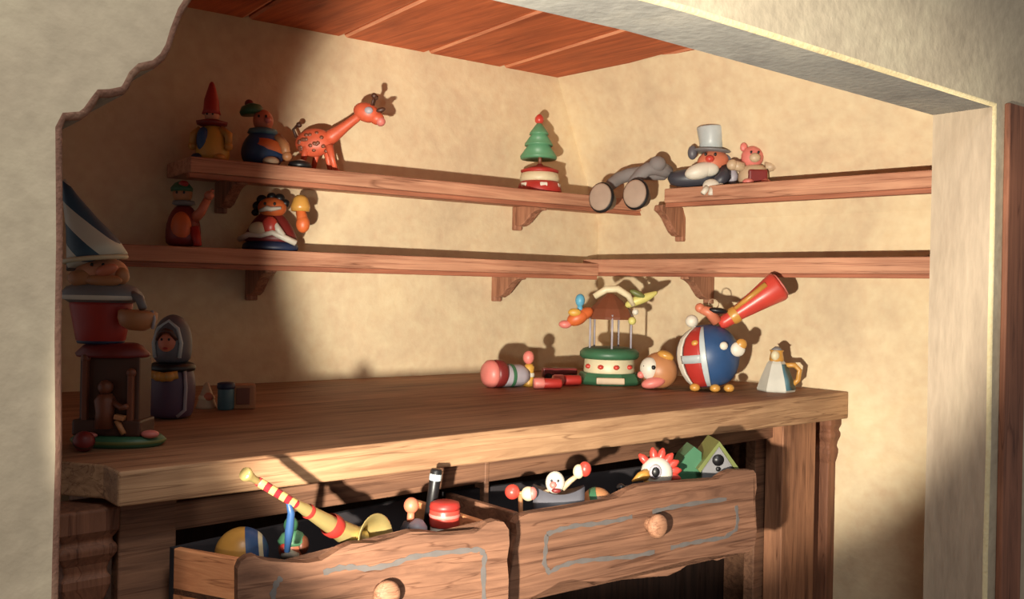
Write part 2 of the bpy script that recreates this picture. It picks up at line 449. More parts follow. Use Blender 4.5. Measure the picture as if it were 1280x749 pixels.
# ------------------------------------------------------------------ workbench
BFL = hit(148, 590, zpl(BZ)); BFR = hit(1060, 490, zpl(BZ))
bd = BFR - BFL; bd.z = 0; bd.normalize(); bn = Vector((-bd.y, bd.x, 0))
BP = vpl(BFL, BFR)
def bpl(off): return (BP[0], BP[1] - off)           # + = towards the viewer
bench = thing('workbench', 'long wooden workbench with a thick top, moulded corner columns and two open drawers', 'workbench', zz((BFL + BFR) / 2 + bn * .2, 0))
wallR = isect((BP[0], BP[1]), rpl(.003))
cornerP = zz(isect(lpl(.003), rpl(.003)), BZ)
LX = hit(60, 582, zpl(BZ)) + bn * .055
lback = zz(CAM + (LX - CAM) + nL * ((dL - .003) - nL.dot(LX - CAM)), BZ)
endR = BFR
rb = endR + nR * ((dR - .004) - nR.dot(endR - CAM)); rb = zz(rb, BZ)
poly = [BFL, endR, rb, cornerP, lback, LX, zz(BFL + bn * .06, BZ)]
mb = MB()
n_ = len(poly); low = [p - ZV * (.047 + .022 * max(0, min(1, (p - BFL).dot(bd) / 1.8))) for p in poly]
mb._add(poly + low, [tuple(range(n_)), tuple(range(2 * n_ - 1, n_ - 1, -1))] + [(i, (i + 1) % n_, n_ + (i + 1) % n_, n_ + i) for i in range(n_)], None, False)
bmesh.ops.triangulate(mb.bm, faces=[f for f in mb.bm.faces if len(f.verts) > 4])
for f in mb.bm.faces:
    f.material_index = 0
tp = wpart(mb, 'bench_top', ['bench_top', 'bench_front'], bench, bev=.005)
for p in tp.data.polygons:
    if abs(p.normal.z) < .5: p.material_index = 1

# cabinet face made of rails and stiles round two drawer openings
CF = .048
def cf(px, z, off=-CF): return zz(hit(px, 600, bpl(off)), z)
def cab_box(x0, x1, z0, z1, name, mat='cabinet', th=.03, off=-CF, bev=.003, root=bench):
    a = cf(x0, z0, off); b = cf(x1, z0, off)
    mb = MB(); mb.prism([a, b, zz(b, z1), zz(a, z1)], bn * th)
    return wpart(mb, name, mat, root, bev)
zt = BZ - .052
RIM = E - .36
op1 = (222, 606); op2 = (612, 944)
cab_box(150, 222, .02, zt, 'stile'); cab_box(606, 612, .02, zt, 'stile'); cab_box(944, 1016, .02, zt - .014, 'stile', off=-CF - .03)
cab_box(150, 1016, RIM + .008, zt - .01, 'top_rail', off=-CF - .001)
cab_box(150, 1040, .06, zt - .016, 'back_panel', mat='shade_wood', th=.012, off=-.34)
for px_ in (156, 1010):
    a = cf(px_, .06, -CF - .032); mbx = MB(); mbx.prism([a, a + bn * .258, zz(a + bn * .258, zt - .018), zz(a, zt - .018)], bd * .015); wpart(mbx, 'side_panel', 'cabinet', bench)
# back-hung side panel and front post
cab_box(978, 1019, .0, zt - .016, 'front_post', 'post', th=.05, off=-.02)
# moulded corner columns
def column(px, py_top, off, r, root):
    c = hit(px, 600, bpl(off)); c = zz(c, 0)
    prof = [(r * 1.5, 0), (r * 1.5, .05), (r * 1.15, .07), (r, .1)]
    T_ = zt - .004
    prof += [(r, T_ - .13), (r * 1.12, T_ - .122), (r * 1.32, T_ - .105), (r * 1.32, T_ - .095), (r * 1.12, T_ - .088), (r * 1.25, T_ - .075), (r * 1.55, T_ - .062), (r * 1.6, T_ - .052), (r * 1.3, T_ - .045), (r * 1.65, T_ - .03), (r * 1.65, T_ - .0)]
    mb = MB(); mb.lathe(prof, c, (0, 0, math.atan2(bd.y, bd.x) + math.pi / 4), n=4, smooth=False)
    return wpart(mb, 'column', 'column', root, bev=.004)
column(102, 0, -.085, .034, bench)
column(1031, 0, -.055, .030, bench)

# ------------------------------------------------------------------ drawers
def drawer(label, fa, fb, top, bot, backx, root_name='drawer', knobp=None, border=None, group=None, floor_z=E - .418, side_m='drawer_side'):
    """fa, fb: world points of the front board's ends (rim height); top/bot: pixel profiles on the front plane"""
    root = thing(root_name, label, 'drawer', zz((fa + fb) / 2, E - .50))
    FP = vpl(fa, fb); d = fb - fa; d.z = 0; d.normalize(); nn = Vector((-d.y, d.x, 0))
    pts = [hit(x, y, FP) for x, y in top] + [hit(x, y, FP) for x, y in bot]
    mb = MB(); mb.prism(pts, nn * .018)
    bmesh.ops.triangulate(mb.bm, faces=[f for f in mb.bm.faces if len(f.verts) > 4])
    fo = wpart(mb, 'drawer_front', 'drawer', root, bev=.0035)
    zr = RIM - .004; zbm = floor_z
    a = zz(fa, zr) + nn * .018; b = zz(fb, zr) + nn * .018
    ba, bb = backx
    for p, q, nm in ((a, ba, 'side_panel'), (b, bb, 'side_panel')):
        sd = (zz(q, 0) - zz(p, 0)).normalized(); sn = Vector((-sd.y, sd.x, 0))
        if sn.dot((a + b) / 2 - p) < 0: sn = -sn
        q = zz(q, zr)
        mb = MB(); mb.prism([p, q, zz(q, zr - .15), zz(p, zr - .15)], sn * .012)
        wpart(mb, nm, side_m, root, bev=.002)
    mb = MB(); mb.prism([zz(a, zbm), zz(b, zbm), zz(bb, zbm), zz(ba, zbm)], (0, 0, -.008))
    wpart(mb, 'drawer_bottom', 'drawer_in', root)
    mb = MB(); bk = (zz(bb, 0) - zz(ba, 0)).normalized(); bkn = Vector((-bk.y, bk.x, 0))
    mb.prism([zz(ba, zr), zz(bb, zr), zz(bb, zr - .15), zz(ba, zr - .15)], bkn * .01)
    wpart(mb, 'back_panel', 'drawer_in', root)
    if knobp:
        kp = hit(knobp[0], knobp[1], FP); ax = -nn
        mb = MB(); r = knobp[2]
        prof = [(r * .62, 0), (r * .5, r * .25), (r * .6, r * .5), (r * .95, r * .7), (r, r * 1.0), (r * .85, r * 1.3), (r * .5, r * 1.48), (r * .02, r * 1.52)]
        q_ = ax.to_track_quat('Z', 'Y').to_euler()
        mb.lathe(prof, kp, q_, n=24); wpart(mb, 'knob', 'knob', root)
    if border:
        for ln in border:
            p3 = []
            for i in range(len(ln) - 1):
                for k in range(4):
                    t = k / 4; p3.append((ln[i][0] * (1 - t) + ln[i + 1][0] * t, ln[i][1] * (1 - t) + ln[i + 1][1] * t))
            p3.append(ln[-1])
            vs = []; W = .0072
            P3 = [hit(x, y, FP) - nn * .0008 for x, y in p3]
            for i, p in enumerate(P3):
                t = (P3[min(i + 1, len(P3) - 1)] - P3[max(i - 1, 0)]).normalized(); s_ = t.cross(nn).normalized()
                ww = W * (1 + .35 * math.sin(i * 1.9)); vs += [p + s_ * ww / 2, p - s_ * ww / 2, p - s_ * ww / 2 + nn * .0014, p + s_ * ww / 2 + nn * .0014]
            fs = []
            for i in range(len(P3) - 1):
                for k in range(4): fs.append((i * 4 + k, i * 4 + (k + 1) % 4, i * 4 + 4 + (k + 1) % 4, i * 4 + 4 + k))
            mb = MB(); mb._add(vs, fs, None, False); wpart(mb, 'painted_border', 'border', root)
    return root

fa1 = hit(298, 700, zpl(RIM)); fb1 = hit(635, 657, zpl(RIM))
ba1 = hit(216, 682, zpl(RIM)); 
dirS = (zz(ba1, 0) - zz(fa1, 0)).normalized()
ba1 = ba1 + bn * .16 ; bb1 = fb1 + bn * .25
sa = hit(217, 682, zpl(RIM))
top1 = [(297, 749), (297, 712), (301, 703), (309, 697), (318, 695), (326, 699), (338, 702), (360, 704), (385, 704), (402, 701), (414, 694), (426, 686), (440, 680), (456, 679), (474, 679), (488, 675), (502, 669), (514, 665), (530, 665), (552, 668), (576, 669), (592, 668), (602, 661), (610, 654), (620, 651), (630, 653), (636, 662), (637, 680), (634, 700), (636, 725), (635, 760)]
bot1 = [(630, 790), (600, 798), (520, 808), (440, 828), (360, 832), (305, 850), (297, 840)]
def spl(p, q): return zz(p, q)
# the left drawer's visible side runs straight to the cabinet face
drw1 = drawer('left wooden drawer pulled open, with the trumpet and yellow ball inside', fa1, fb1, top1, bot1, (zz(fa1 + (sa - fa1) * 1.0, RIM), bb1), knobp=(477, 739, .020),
              border=[[(343, 760), (341, 742), (346, 728), (352, 722)], [(404, 716), (424, 710), (440, 709), (462, 711), (490, 706), (512, 697), (545, 692), (585, 688), (600, 687), (606, 694), (604, 712), (605, 760)]])
fa2 = hit(650, 641, zpl(RIM)); fb2 = hit(944, 596, zpl(RIM))
top2 = [(636, 749), (634, 735), (640, 712), (641, 690), (646, 668), (645, 655), (652, 646), (662, 642), (676, 640), (700, 637), (728, 632), (760, 626), (775, 621), (786, 613), (800, 607), (815, 605), (845, 603), (880, 601), (898, 599), (908, 592), (918, 588), (932, 588), (942, 588), (945, 592), (946, 610), (942, 632), (943, 645), (946, 662), (944, 680), (936, 690)]
bot2 = [(925, 692), (908, 696), (896, 701), (884, 698), (872, 698), (862, 704), (850, 713), (835, 720), (810, 722), (775, 722), (755, 727), (742, 732), (730, 727), (716, 724), (700, 727), (688, 735), (672, 745), (655, 752), (640, 756)]
drw2 = drawer('right wooden drawer pulled open, with the rooster and green toy house inside', fa2, fb2, top2, bot2, (fa2 + bn * .2, fb2 + bn * .2), knobp=(812, 655, .0215),
              border=[[(683, 668), (700, 662), (720, 657), (745, 655), (770, 651), (790, 646)], [(815, 640), (840, 634), (870, 629), (908, 624)], [(920, 632), (922, 650), (920, 662), (906, 672), (880, 676), (858, 680), (838, 685)], [(818, 690), (790, 696), (750, 699), (720, 702), (700, 708), (686, 716), (680, 704), (682, 686), (683, 668)]], side_m='drawer')

# ------------------------------------------------------------------ toys
class Toy:
    """parts are written in photo pixels (x right, y away, z up) from the toy's base point and scaled to metres"""
    def __init__(s, name, label, cat, base, tilt=0.0, group=None, k=1.0):
        s.s = (base - CAM).y / FL * k
        s.root = thing(name, label, cat, base, group)
        s.view = Matrix.Identity(3)
    def p(s, name, mat, mb, bev=0.0, parent=None, plabel=None, sub=False):
        o = mb.build(name, mat, parent or s.root, bev=bev * s.s, scale=s.s)
        if sub:
            md = o.modifiers.new('sub', 'SUBSURF'); md.levels = md.render_levels = 1
        if plabel: o['label'] = plabel
        return o
def onshelf(px, pl, off, z): return zz(hit(px, 300, pl(off)), z)
def onbench(px, py): return hit(px, py, zpl(BZ))
def mb(): return MB()
R = math.radians
def eyes(t, x, y, z, dx, r):
    for q in (-1, 1): t.p('eye', 'black', mb().sph((x + q * dx, y, z), (r, r * .7, r * 1.2), n=10))

# --- upper left shelf: jester king on drum, tumbler clown, giraffe
t = Toy('jester_figure', 'yellow jester toy with a tall red pointed hat, leftmost on the upper left shelf', 'toy', onshelf(262, lpl, .09, z_ul), k=.9)
t.p('body', 'yellow', mb().lathe([(20, 0), (24, 8), (22, 30), (15, 46), (9, 54)], (2, 0, 0)), sub=True)
t.p('chest_panel', 'blue', mb().sph((-7, -14, 30), (9, 9, 18)))
t.p('collar', 'darkred', mb().lathe([(12, 50), (21, 53), (22, 57), (11, 60)], (0, 0, 0), n=10))
t.p('head', 'skin', mb().sph((0, 0, 66), (10, 10, 11)))
eyes(t, 0, -9.5, 67, 4, 1.5)
t.p('hat', 'red', mb().lathe([(13, 68), (11, 74), (10, 88), (6, 102), (3.5, 110), (1.5, 113)], (-1, 0, 0)))
for sx, xx in ((-1, -22), (1, 26)):
    t.p('arm', 'gold', mb().tube([(sx * 14, -4, 46), (xx, -8, 38), (xx + sx * 1, -10, 24)], [6, 6, 5]).sph((xx + sx, -10, 22), 6))
t.p('foot', 'navy', mb().sph((-14, -14, 6), (9, 10, 6)))
t.p('foot', 'gold', mb().sph((16, -14, 6), (9, 10, 6)))

t = Toy('sailor_figure', 'round toy sailor in blue and orange stripes with a green cap, between jester and giraffe', 'toy', onshelf(326, lpl, .09, z_ul))
t.p('belly', 'blue', mb().lathe([(18, 0), (26, 10), (27, 22), (23, 34), (14, 44), (8, 48)], (0, 0, 0)), sub=True)
t.p('sash', 'orange', mb().lathe([(28, 18), (29.5, 22), (27.5, 30), (25, 32)], (0, 0, 0), (R(-10), R(8), 0), cap=False))
t.p('collar', 'teal', mb().lathe([(13, 40), (19, 43), (17, 48), (9, 50)], (0, 0, 0)))
t.p('head', 'flesh', mb().sph((0, 0, 59), (12.5, 12, 14)))
eyes(t, 2, -11.5, 63, 4.5, 1.6)
t.p('nose', 'pink', mb().sph((9, -11, 58), 4))
t.p('cap', 'green', mb().lathe([(14, 68), (15, 72), (12, 78), (5, 81)], (-2, 0, 0), (0, R(-10), 0)))
t.p('bobble', 'darkred', mb().sph((-18, 0, 80), 5.5))
t.p('arm', 'tan', mb().tube([(20, -6, 38), (31, -12, 26), (34, -16, 16)], [6, 6, 5]).sph((35, -17, 13), 6))
t.p('foot', 'beige', mb().sph((16, -20, 6), (10, 12, 6)))

t = Toy('toy_giraffe', 'spotted orange red toy giraffe with its neck stretched forward', 'giraffe', onshelf(402, lpl, .10, z_ul))
t.p('body', 'giraffe', mb().sph((-12, 0, 38), (24, 13, 18), (0, R(-8), 0)).tube([(2, 0, 40), (18, 0, 52), (34, 0, 65), (48, 0, 76)], [13, 7.5, 6, 6]), sub=True)
t.p('head', 'giraffe', mb().sph((53, 0, 77), (17, 11, 12), (0, R(18), 0)).sph((66, 0, 70), (9, 8, 8)))
t.p('muzzle', 'pink', mb().sph((71, -1, 66), (6, 7, 6)))
for sy in (-1, 1):
    t.p('ear', 'darkbrown', mb().sph((70 - 2 * sy, sy * 9, 80 + sy), (6, 3, 3), (0, R(-15), 0)))
    t.p('horn', 'darkbrown', mb().tube([(60, sy * 5, 85), (63, sy * 6, 96)], 1.6).sph((63, sy * 6, 97), 3.6))
    t.p('eye', 'lilac', mb().sph((57, sy * 9.5, 78), (5.5, 3, 4.5)))
for lx, fx in ((-20, -26), (-8, -14), (2, 8), (8, 17)):
    sy = -6 if lx in (-20, 8) else 6
    t.p('leg', 'giraffe', mb().tube([(lx, sy, 34), ((lx + fx) / 2, sy, 18), (fx, sy, 3)], [5.5, 3.6, 3]).sph((fx + 1, sy, 2.6), (4.6, 4, 2.6)))
t.p('tail', 'darkbrown', mb().tube([(-34, 0, 44), (-38, 0, 54), (-33, 0, 60)], [2.2, 1.8, 1.5]).sph((-31, 0, 60), 3.6))
spots = mb()
for i in range(20):
    a = random.uniform(-.9, .9); b = random.uniform(-.8, .8)
    spots.sph((-12 + 22 * math.sin(a), -12.3 * math.cos(a) * math.cos(b), 38 + 16 * math.sin(b)), (3, 1.6, 2.6), n=8)
t.p('spots', 'brown', spots)

t = Toy('black_ring', 'small black ring toy with a white middle at the giraffe\'s hind feet', 'toy', onshelf(373, lpl, .145, z_ul))
t.p('rim', 'black', mb().lathe([(12, 0), (15, 3), (13, 8), (8, 9.5)], (0, 0, 0)))
t.p('middle', 'white', mb().sph((1, 0, 6.5), (9, 9, 5)))

# --- lower left shelf
t = Toy('waving_figure', 'reddish orange toy figure with one raised arm, leftmost on the lower left shelf', 'toy', onshelf(229, lpl, .08, z_ll))
t.p('body', 'darkred', mb().lathe([(20, 0), (22, 10), (21, 30), (15, 46), (7, 54)], (0, 0, 0)), sub=True)
t.p('coat_front', 'orange', mb().sph((2, -14, 24), (13, 9, 20)))
t.p('collar', 'grey', mb().lathe([(9, 52), (14, 54), (13, 58), (8, 59)], (0, 0, 0)))
t.p('head', 'tan', mb().sph((-2, 0, 67), (12, 11, 13)))
eyes(t, -1, -10.5, 68, 4.5, 1.5)
t.p('cap', 'green', mb().lathe([(13, 70), (13.5, 74), (9, 80), (3, 83)], (-3, 0, 0)))
t.p('hair', 'red', mb().sph((2, -8, 79), (6, 4, 4)))
t.p('arm', 'flesh', mb().tube([(14, -4, 36), (24, -8, 44), (32, -8, 60)], [7, 6, 5]).sph((34, -8, 65), 6).tube([(34, -8, 66), (39, -9, 72)], 2.2))
t.p('leg', 'red', mb().tube([(16, -10, 24), (22, -13, 8), (23, -14, 2)], [7, 5, 5]))

t = Toy('moustached_bust', 'toy bust in a white trimmed red robe with dark hair and a raised orange hand', 'toy', onshelf(338, lpl, .085, z_ll))
t.p('base', 'navy', mb().lathe([(33, 0), (35, 3), (34, 8), (27, 12)], (0, 0, 0), sq=(1, .7)))
t.p('robe', 'darkred', mb().lathe([(35, 8), (34, 16), (27, 32), (17, 44), (10, 49)], (0, 0, 0), sq=(1, .6)), sub=True)
t.p('robe_trim', 'white', mb().tube([(-35, -14, 13), (-22, -21, 19), (-6, -23, 18), (8, -23, 22), (20, -21, 17), (35, -14, 10)], [3.5, 3.5, 3, 3.5, 4, 4]).tube([(4, -16, 40), (12, -20, 30), (20, -20, 18)], [3, 4, 4.5]))
t.p('beard', 'cream', mb().sph((-10, -20, 26), (12, 6, 9)))
t.p('cheek', 'scarlet', mb().sph((4, -19, 30), (10, 7, 12)))
t.p('head', 'orange', mb().sph((2, -2, 54), (18, 13, 13)))
eyes(t, 2, -14.2, 58, 6, 1.8)
t.p('moustache', 'white', mb().tube([(-10, -15, 49), (0, -17, 52), (4, -17, 51), (16, -14, 53)], [2, 3.4, 3, 1.8]))
hr = mb()
for hx, hz, rr in ((-17, 56, 7), (-12, 64, 7), (-20, 48, 5), (10, 66, 7), (17, 60, 6), (0, 68, 6)): hr.sph((hx, 2, hz), (rr, rr, rr * .9), n=12)
t.p('hair', 'black', hr)
t.p('sleeve', 'gold', mb().lathe([(11, 0), (12, 6), (9, 16), (5, 20)], (38, -5, 50), (0, 0, 0)))
t.p('raised_hand', 'orange', mb().tube([(38, -5, 52), (41, -7, 40), (42, -8, 32)], [6, 7, 6]).sph((42, -8, 34), (8.5, 8, 11)))

# --- green tree on a red and white stand
t = Toy('tree_carousel_toy', 'green toy fir tree on a round red and white stand', 'toy', onshelf(673, lpl, .10, z_ul), k=.93)
t.p('stand', 'red', mb().lathe([(29, 0), (30, 3), (28, 12), (25, 16)], (0, 0, 0)))
t.p('stand_band', 'cream', mb().lathe([(25.5, 16), (27, 19), (25, 27), (20, 29)], (0, 0, 0)))
t.p('stand_lid', 'red', mb().lathe([(25, 28), (26, 31), (16, 35), (5, 38), (3, 40)], (0, 0, 0)))
t.p('stem', 'brown', mb().lathe([(2.6, 38), (2.4, 56)], (0, 0, 0)))
tr = mb()
prof = [(4, 50), (24, 46), (25, 50), (14, 66), (19, 64), (19, 67), (10, 80), (13, 79), (12.5, 82), (3, 95), (1, 96)]
tr.lathe(prof, (-2, 0, 0), n=14)
t.p('tree', 'leaf', tr)
t.p('treetop', 'scarlet', mb().lathe([(3, 94), (6, 97), (6, 102), (3, 106), (1, 107)], (-2, 0, 0)))
for k in range(3):
    a = R(-140 + 60 * k); t.p('stand_panel', 'white', mb().box((27 * math.cos(a), 27 * math.sin(a), 8), (3, 10, 10), (0, 0, a), 1))

# --- small figures beyond the top hat man
t = Toy('toy_bear', 'small pink toy bear with spread arms beside the top hat figure', 'toy', onshelf(940, rpl, .085, z_ur), k=1.15)
t.p('body', 'beige', mb().lathe([(14, 0), (17, 6), (16, 16), (11, 24)], (0, 0, 0)), sub=True)
t.p('bib', 'darkred', mb().box((1, -14, 9), (20, 8, 14), (0, 0, 0), 2))
t.p('head', 'pink', mb().sph((-2, -2, 31), (12, 11, 12)))
eyes(t, -2, -12.5, 35, 4, 1.3)
t.p('snout', 'beige', mb().sph((-2, -13, 29), (6, 5, 5)))
for sx in (-1, 1):
    t.p('ear', 'pink', mb().sph((-2 + sx * 9, 0, 42), (4, 3, 5)))
    t.p('arm', 'beige', mb().tube([(sx * 12, -3, 20), (sx * 24, -4, 22)], [6, 5]).sph((sx * 24, -4, 22), 6))
    t.p('leg', 'pink', mb().sph((sx * 9, -14, 3), (6, 7, 3.4)))

# --- reclining figure in a top hat, legs over the corner
hb = onshelf(885, rpl, .10, z_ur)
t = Toy('top_hat_figure', 'stuffed doll in a tall silver top hat reclining with its boots over the shelf corner', 'doll', hb)
t.p('torso', 'coat', mb().tube([(8, 2, 18), (-8, 0, 14), (-28, 0, 12), (-52, 10, 12)], [17, 15, 12, 10]), sub=True)
t.p('head', 'flesh', mb().sph((3, -6, 32), (20, 14, 15), (0, R(-10), 0)))
t.p('beard', 'white', mb().sph((-14, -14, 20), (20, 10, 10), (0, R(-18), 0)).sph((-4, -15, 22), (13, 8, 9)))
t.p('nose', 'scarlet', mb().sph((-4, -20, 34), (5.5, 5, 4.5)))
eyes(t, -3, -18.5, 40, 6, 1.8)
t.p('hair', 'steelgrey', mb().sph((-22, -2, 44), (6, 6, 9))); t.p('hair', 'steelgrey', mb().sph((22, -2, 36), (8, 9, 14)))
t.p('hat_brim', 'grey', mb().lathe([(22, 0), (24, 1.5), (22, 3)], (2, -4, 44), (0, R(4), 0)))
t.p('top_hat', 'silver', mb().lathe([(14, 0), (14.5, 12), (17.5, 28), (17, 30)], (1, -4, 46), (0, R(-2), 0)))
t.p('hand', 'white', mb().sph((-2, -24, 0), (11, 8, 9)).tube([(-8, -28, -2), (-14, -31, -10)], [4, 3]).tube([(-2, -30, -2), (-5, -33, -12)], [4, 3]).tube([(4, -29, -2), (4, -32, -11)], [4, 3]).tube([(8, -26, 2), (10, -29, -6)], [4, 3]))
t.p('arm', 'coat', mb().tube([(16, -10, 22), (14, -20, 12), (4, -23, 4)], [9, 8, 7]))
t.p('coat_tail', 'lilac', mb().tube([(24, -8, 28), (28, -10, 14), (26, -10, 5)], [5, 6, 5]))
# legs: world geometry from the hips to the boots standing out over the corner of the left shelf
Zm = z_ul - E
def rel(px, py, D): return (atD(px, py, D) - hb) / t.s
k1 = atD(812, 222, 2.66); k2 = atD(790, 222, 2.72)
hip = rel(842, 218, 2.64)
t.p('leg', 'trouser', mb().tube([hip, rel(818, 206, 2.60), rel(800, 216, 2.62), rel(786, 236, 2.62)], [10, 11, 9, 8]).sph(rel(822, 205, 2.60), (11, 9, 10)), sub=True)
t.p('leg', 'trouser', mb().tube([hip + Vector((0, 12, 0)), rel(800, 214, 2.70), rel(770, 222, 2.70), rel(756, 240, 2.66)], [10, 10, 9, 8]), sub=True)
bdir = Vector((-.45, -.8, .1)).normalized()
for (px, py, D) in ((752, 247, 2.62), (795, 243, 2.56)):
    c = rel(px, py, D)
    q_ = bdir.to_track_quat('Z', 'Y').to_euler()
    bt = t.p('boot', 'black', mb().lathe([(11, -26), (14, -16), (18, -6), (20, 0), (19, 3)], c, q_, sq=(.85, 1)))
    t.p('sole', 'sole', mb().lathe([(17.5, 2.5), (17.5, 5), (15, 6)], c, q_, sq=(.85, 1)), parent=bt)

# --- left end of the bench: music box, gnome on it, nesting doll, blocks
mbase = onbench(148, 556)
t = Toy('carved_music_box', 'dark brown carved house toy on an oval green base under the gnome', 'toy', mbase)
t.p('base', 'green', mb().lathe([(52, 0), (57, 4), (57, 9), (52, 13), (48, 14)], (0, 0, 0), sq=(1, .62), n=36))
t.p('base_rim', 'lime', mb().lathe([(57.5, 5), (59, 7), (57.5, 9)], (0, 0, 0), sq=(1, .62), n=36, cap=False))
t.p('body', 'darkbrown', mb().box((-6, 4, 62), (74, 40, 98), (0, 0, 0), 3).box((-6, 0, 24), (84, 48, 20), (0, 0, 0), 3), 0)
for x_, z_, w_, h_ in ((-34, 70, 7, 78), (22, 62, 7, 60)):
    t.p('pilaster', 'brown', mb().box((x_, -19, z_), (w_, 8, h_), (0, 0, 0), 1.5).sph((x_, -19, z_ + h_ / 2), (6, 5, 6)))
t.p('figure', 'brown', mb().lathe([(12, 0), (11, 20), (13, 34), (8, 42)], (-8, -22, 24), n=12).sph((-8, -22, 74), 9).tube([(0, -24, 58), (14, -28, 50), (22, -30, 52)], [4, 3.5, 3.5]))
t.p('figure_seat', 'tan', mb().box((12, -26, 38), (12, 10, 6), (0, R(10), 0), 1).tube([(8, -26, 34), (18, -28, 18)], 3.4))
t.p('roof', 'darkred', mb().lathe([(44, 110), (46, 114), (36, 124), (30, 127)], (-10, 2, 0), sq=(1, .62), n=28))
t.p('leaf_trim', 'pink', mb().sph((46, -18, 17), (11, 8, 5))); t.p('leaf_trim', 'pink', mb().sph((-26, -30, 16), (13, 5, 4)))

gb = mbase + Vector((-.030, .0, 127 * (mbase.y / FL)))
t = Toy('gnome_figure', 'toy gnome in a blue and white striped hat sitting in a red tub', 'gnome', gb)
t.p('tub', 'red', mb().lathe([(26, 0), (30, 4), (33, 20), (38, 46), (38, 52)], (0, 0, 0), sq=(1, .75), n=36))
t.p('tub_base', 'navy', mb().lathe([(28, -.5), (29, 2), (28, 5)], (0, 0, 0), sq=(1, .77)))
t.p('brim', 'grey', mb().lathe([(38, 50), (49, 56), (51, 60), (42, 70), (30, 74)], (0, 0, 0), sq=(1, .72), n=36))
t.p('brim_edge', 'white', mb().lathe([(49, 54), (52, 57), (50, 60)], (0, 0, 0), sq=(1, .73), n=36, cap=False))
t.p('head', 'skin', mb().sph((0, 0, 88), (32, 24, 20)))
t.p('beard', 'tan', mb().sph((-18, -18, 80), (16, 10, 11)).sph((10, -20, 78), (24, 9, 8)).sph((28, -8, 84), (9, 10, 11)))
eyes(t, 4, -22.5, 97, 7, 2)
t.p('nose', 'flesh', mb().sph((16, -24, 91), (14, 8, 7), (0, R(-20), 0)))
t.p('hat', 'hat_stripe', mb().tube([(-6, 0, 101), (-12, 0, 118), (-26, 0, 147), (-42, 0, 181), (-50, 0, 203)], [37, 32, 20, 9, 2], n=24))
t.p('hat_band', 'cream', mb().tube([(-7 + 37 * math.cos(R(q)), 37 * math.sin(R(q)), 104 + 4 * math.cos(R(q))) for q in range(180, 361, 15)], 3))
t.p('arm', 'grey', mb().tube([(38, -8, 62), (54, -16, 56), (60, -20, 44)], [6, 5.5, 5]))
t.p('bowl', 'tan', mb().lathe([(10, 0), (20, 6), (23, 14), (23, 22), (20, 24)], (54, -24, 18), (0, R(4), 0)))
t.p('bowl_rim', 'lilac', mb().tube([(76, -30, 20), (78, -30, 32), (74, -28, 42)], 2))

t = Toy('toy_ball', 'small dark red ball at the left end of the bench by the carved house', 'ball', onbench(94, 568) + Vector((.003, .02, 0)))
t.p('shell', 'darkred', mb().sph((0, 0, 13), 13)); t.p('stripe', 'darkbrown', mb().lathe([(13.2, -1.5), (13.3, 0), (13.2, 1.5)], (0, 0, 13), (R(30), R(20), 0), cap=False))

t = Toy('nesting_doll', 'tall rounded purple doll with a painted face and blue headscarf', 'doll', onbench(214, 522))
t.p('body', 'purple', mb().lathe([(22, 0), (26, 4), (28, 22), (29, 44), (26, 58), (20, 68)], (0, 0, 0), n=32), sub=True)
t.p('belt', 'black', mb().lathe([(27, 59), (28.5, 63), (26, 67), (22, 69)], (0, 0, 0), n=32))
t.p('head', 'steelgrey', mb().lathe([(22, 66), (23, 82), (24, 98), (20, 116), (11, 126), (2, 129)], (0, 0, 0), n=32), sub=True)
t.p('scarf_edge', 'silver', mb().tube([(-15, -18, 76), (-17, -18, 94), (-12, -17, 112), (0, -14, 121), (12, -17, 112), (17, -18, 94), (15, -18, 76)], [2.4] * 7))
t.p('face', 'flesh', mb().sph((0, -17, 95), (12, 9, 15)))
eyes(t, 0, -25.5, 99, 4.5, 1.4)
t.p('hair', 'darkbrown', mb().tube([(-12, -20, 98), (-6, -24, 108), (0, -24.5, 110), (6, -24, 108), (12, -20, 98)], [2, 3, 3.4, 3, 2]))
t.p('mouth', 'red', mb().sph((0, -25.5, 88), (3.2, 1.5, 1.4)))
t.p('arms', 'gold', mb().tube([(-16, -24, 56), (0, -30, 53), (16, -24, 56)], [5, 6, 5]).sph((-6, -30, 54), 6).sph((8, -30, 54), 6))
t.p('side_trim', 'lilac', mb().tube([(22, -18, 60), (24, -19, 40), (23, -18, 12), (14, -20, 4)], [2.2] * 4))

t = Toy('toy_cone', 'small pale and red patched cone toy beside the purple doll', 'toy', onbench(258, 510))
t.p('body', 'beige', mb().lathe([(13, 0), (12, 3), (8, 16), (3, 30), (1, 32)], (0, 0, 0), (0, R(0), 0)))
t.p('bird_patch', 'flesh', mb().sph((5, -8, 15), (6, 3, 5))); t.p('ring', 'cream', mb().lathe([(9.6, 11), (10.4, 13), (8.6, 16)], (0, 0, 0), cap=False))
t = Toy('toy_cylinder', 'small dark blue cylinder block between the cone and orange block', 'toy block', onbench(282, 512))
t.p('body', 'teal', mb().lathe([(9, 0), (10, 2), (10, 30), (9, 32)], (0, 0, 0))); t.p('cap', 'navy', mb().lathe([(10.5, 26), (11, 28), (10.5, 33), (7, 34)], (0, 0, 0)))
t = Toy('toy_block', 'small orange brown wooden cube block, rightmost of the little toys by the doll', 'toy block', onbench(305, 510))
t.p('cube', 'tan', mb().box((0, 0, 15), (26, 24, 30), (0, 0, R(20)), 1.5)); t.p('side_face', 'brown', mb().box((2, -12.5, 16), (16, 2, 20), (0, 0, R(20)), .5))

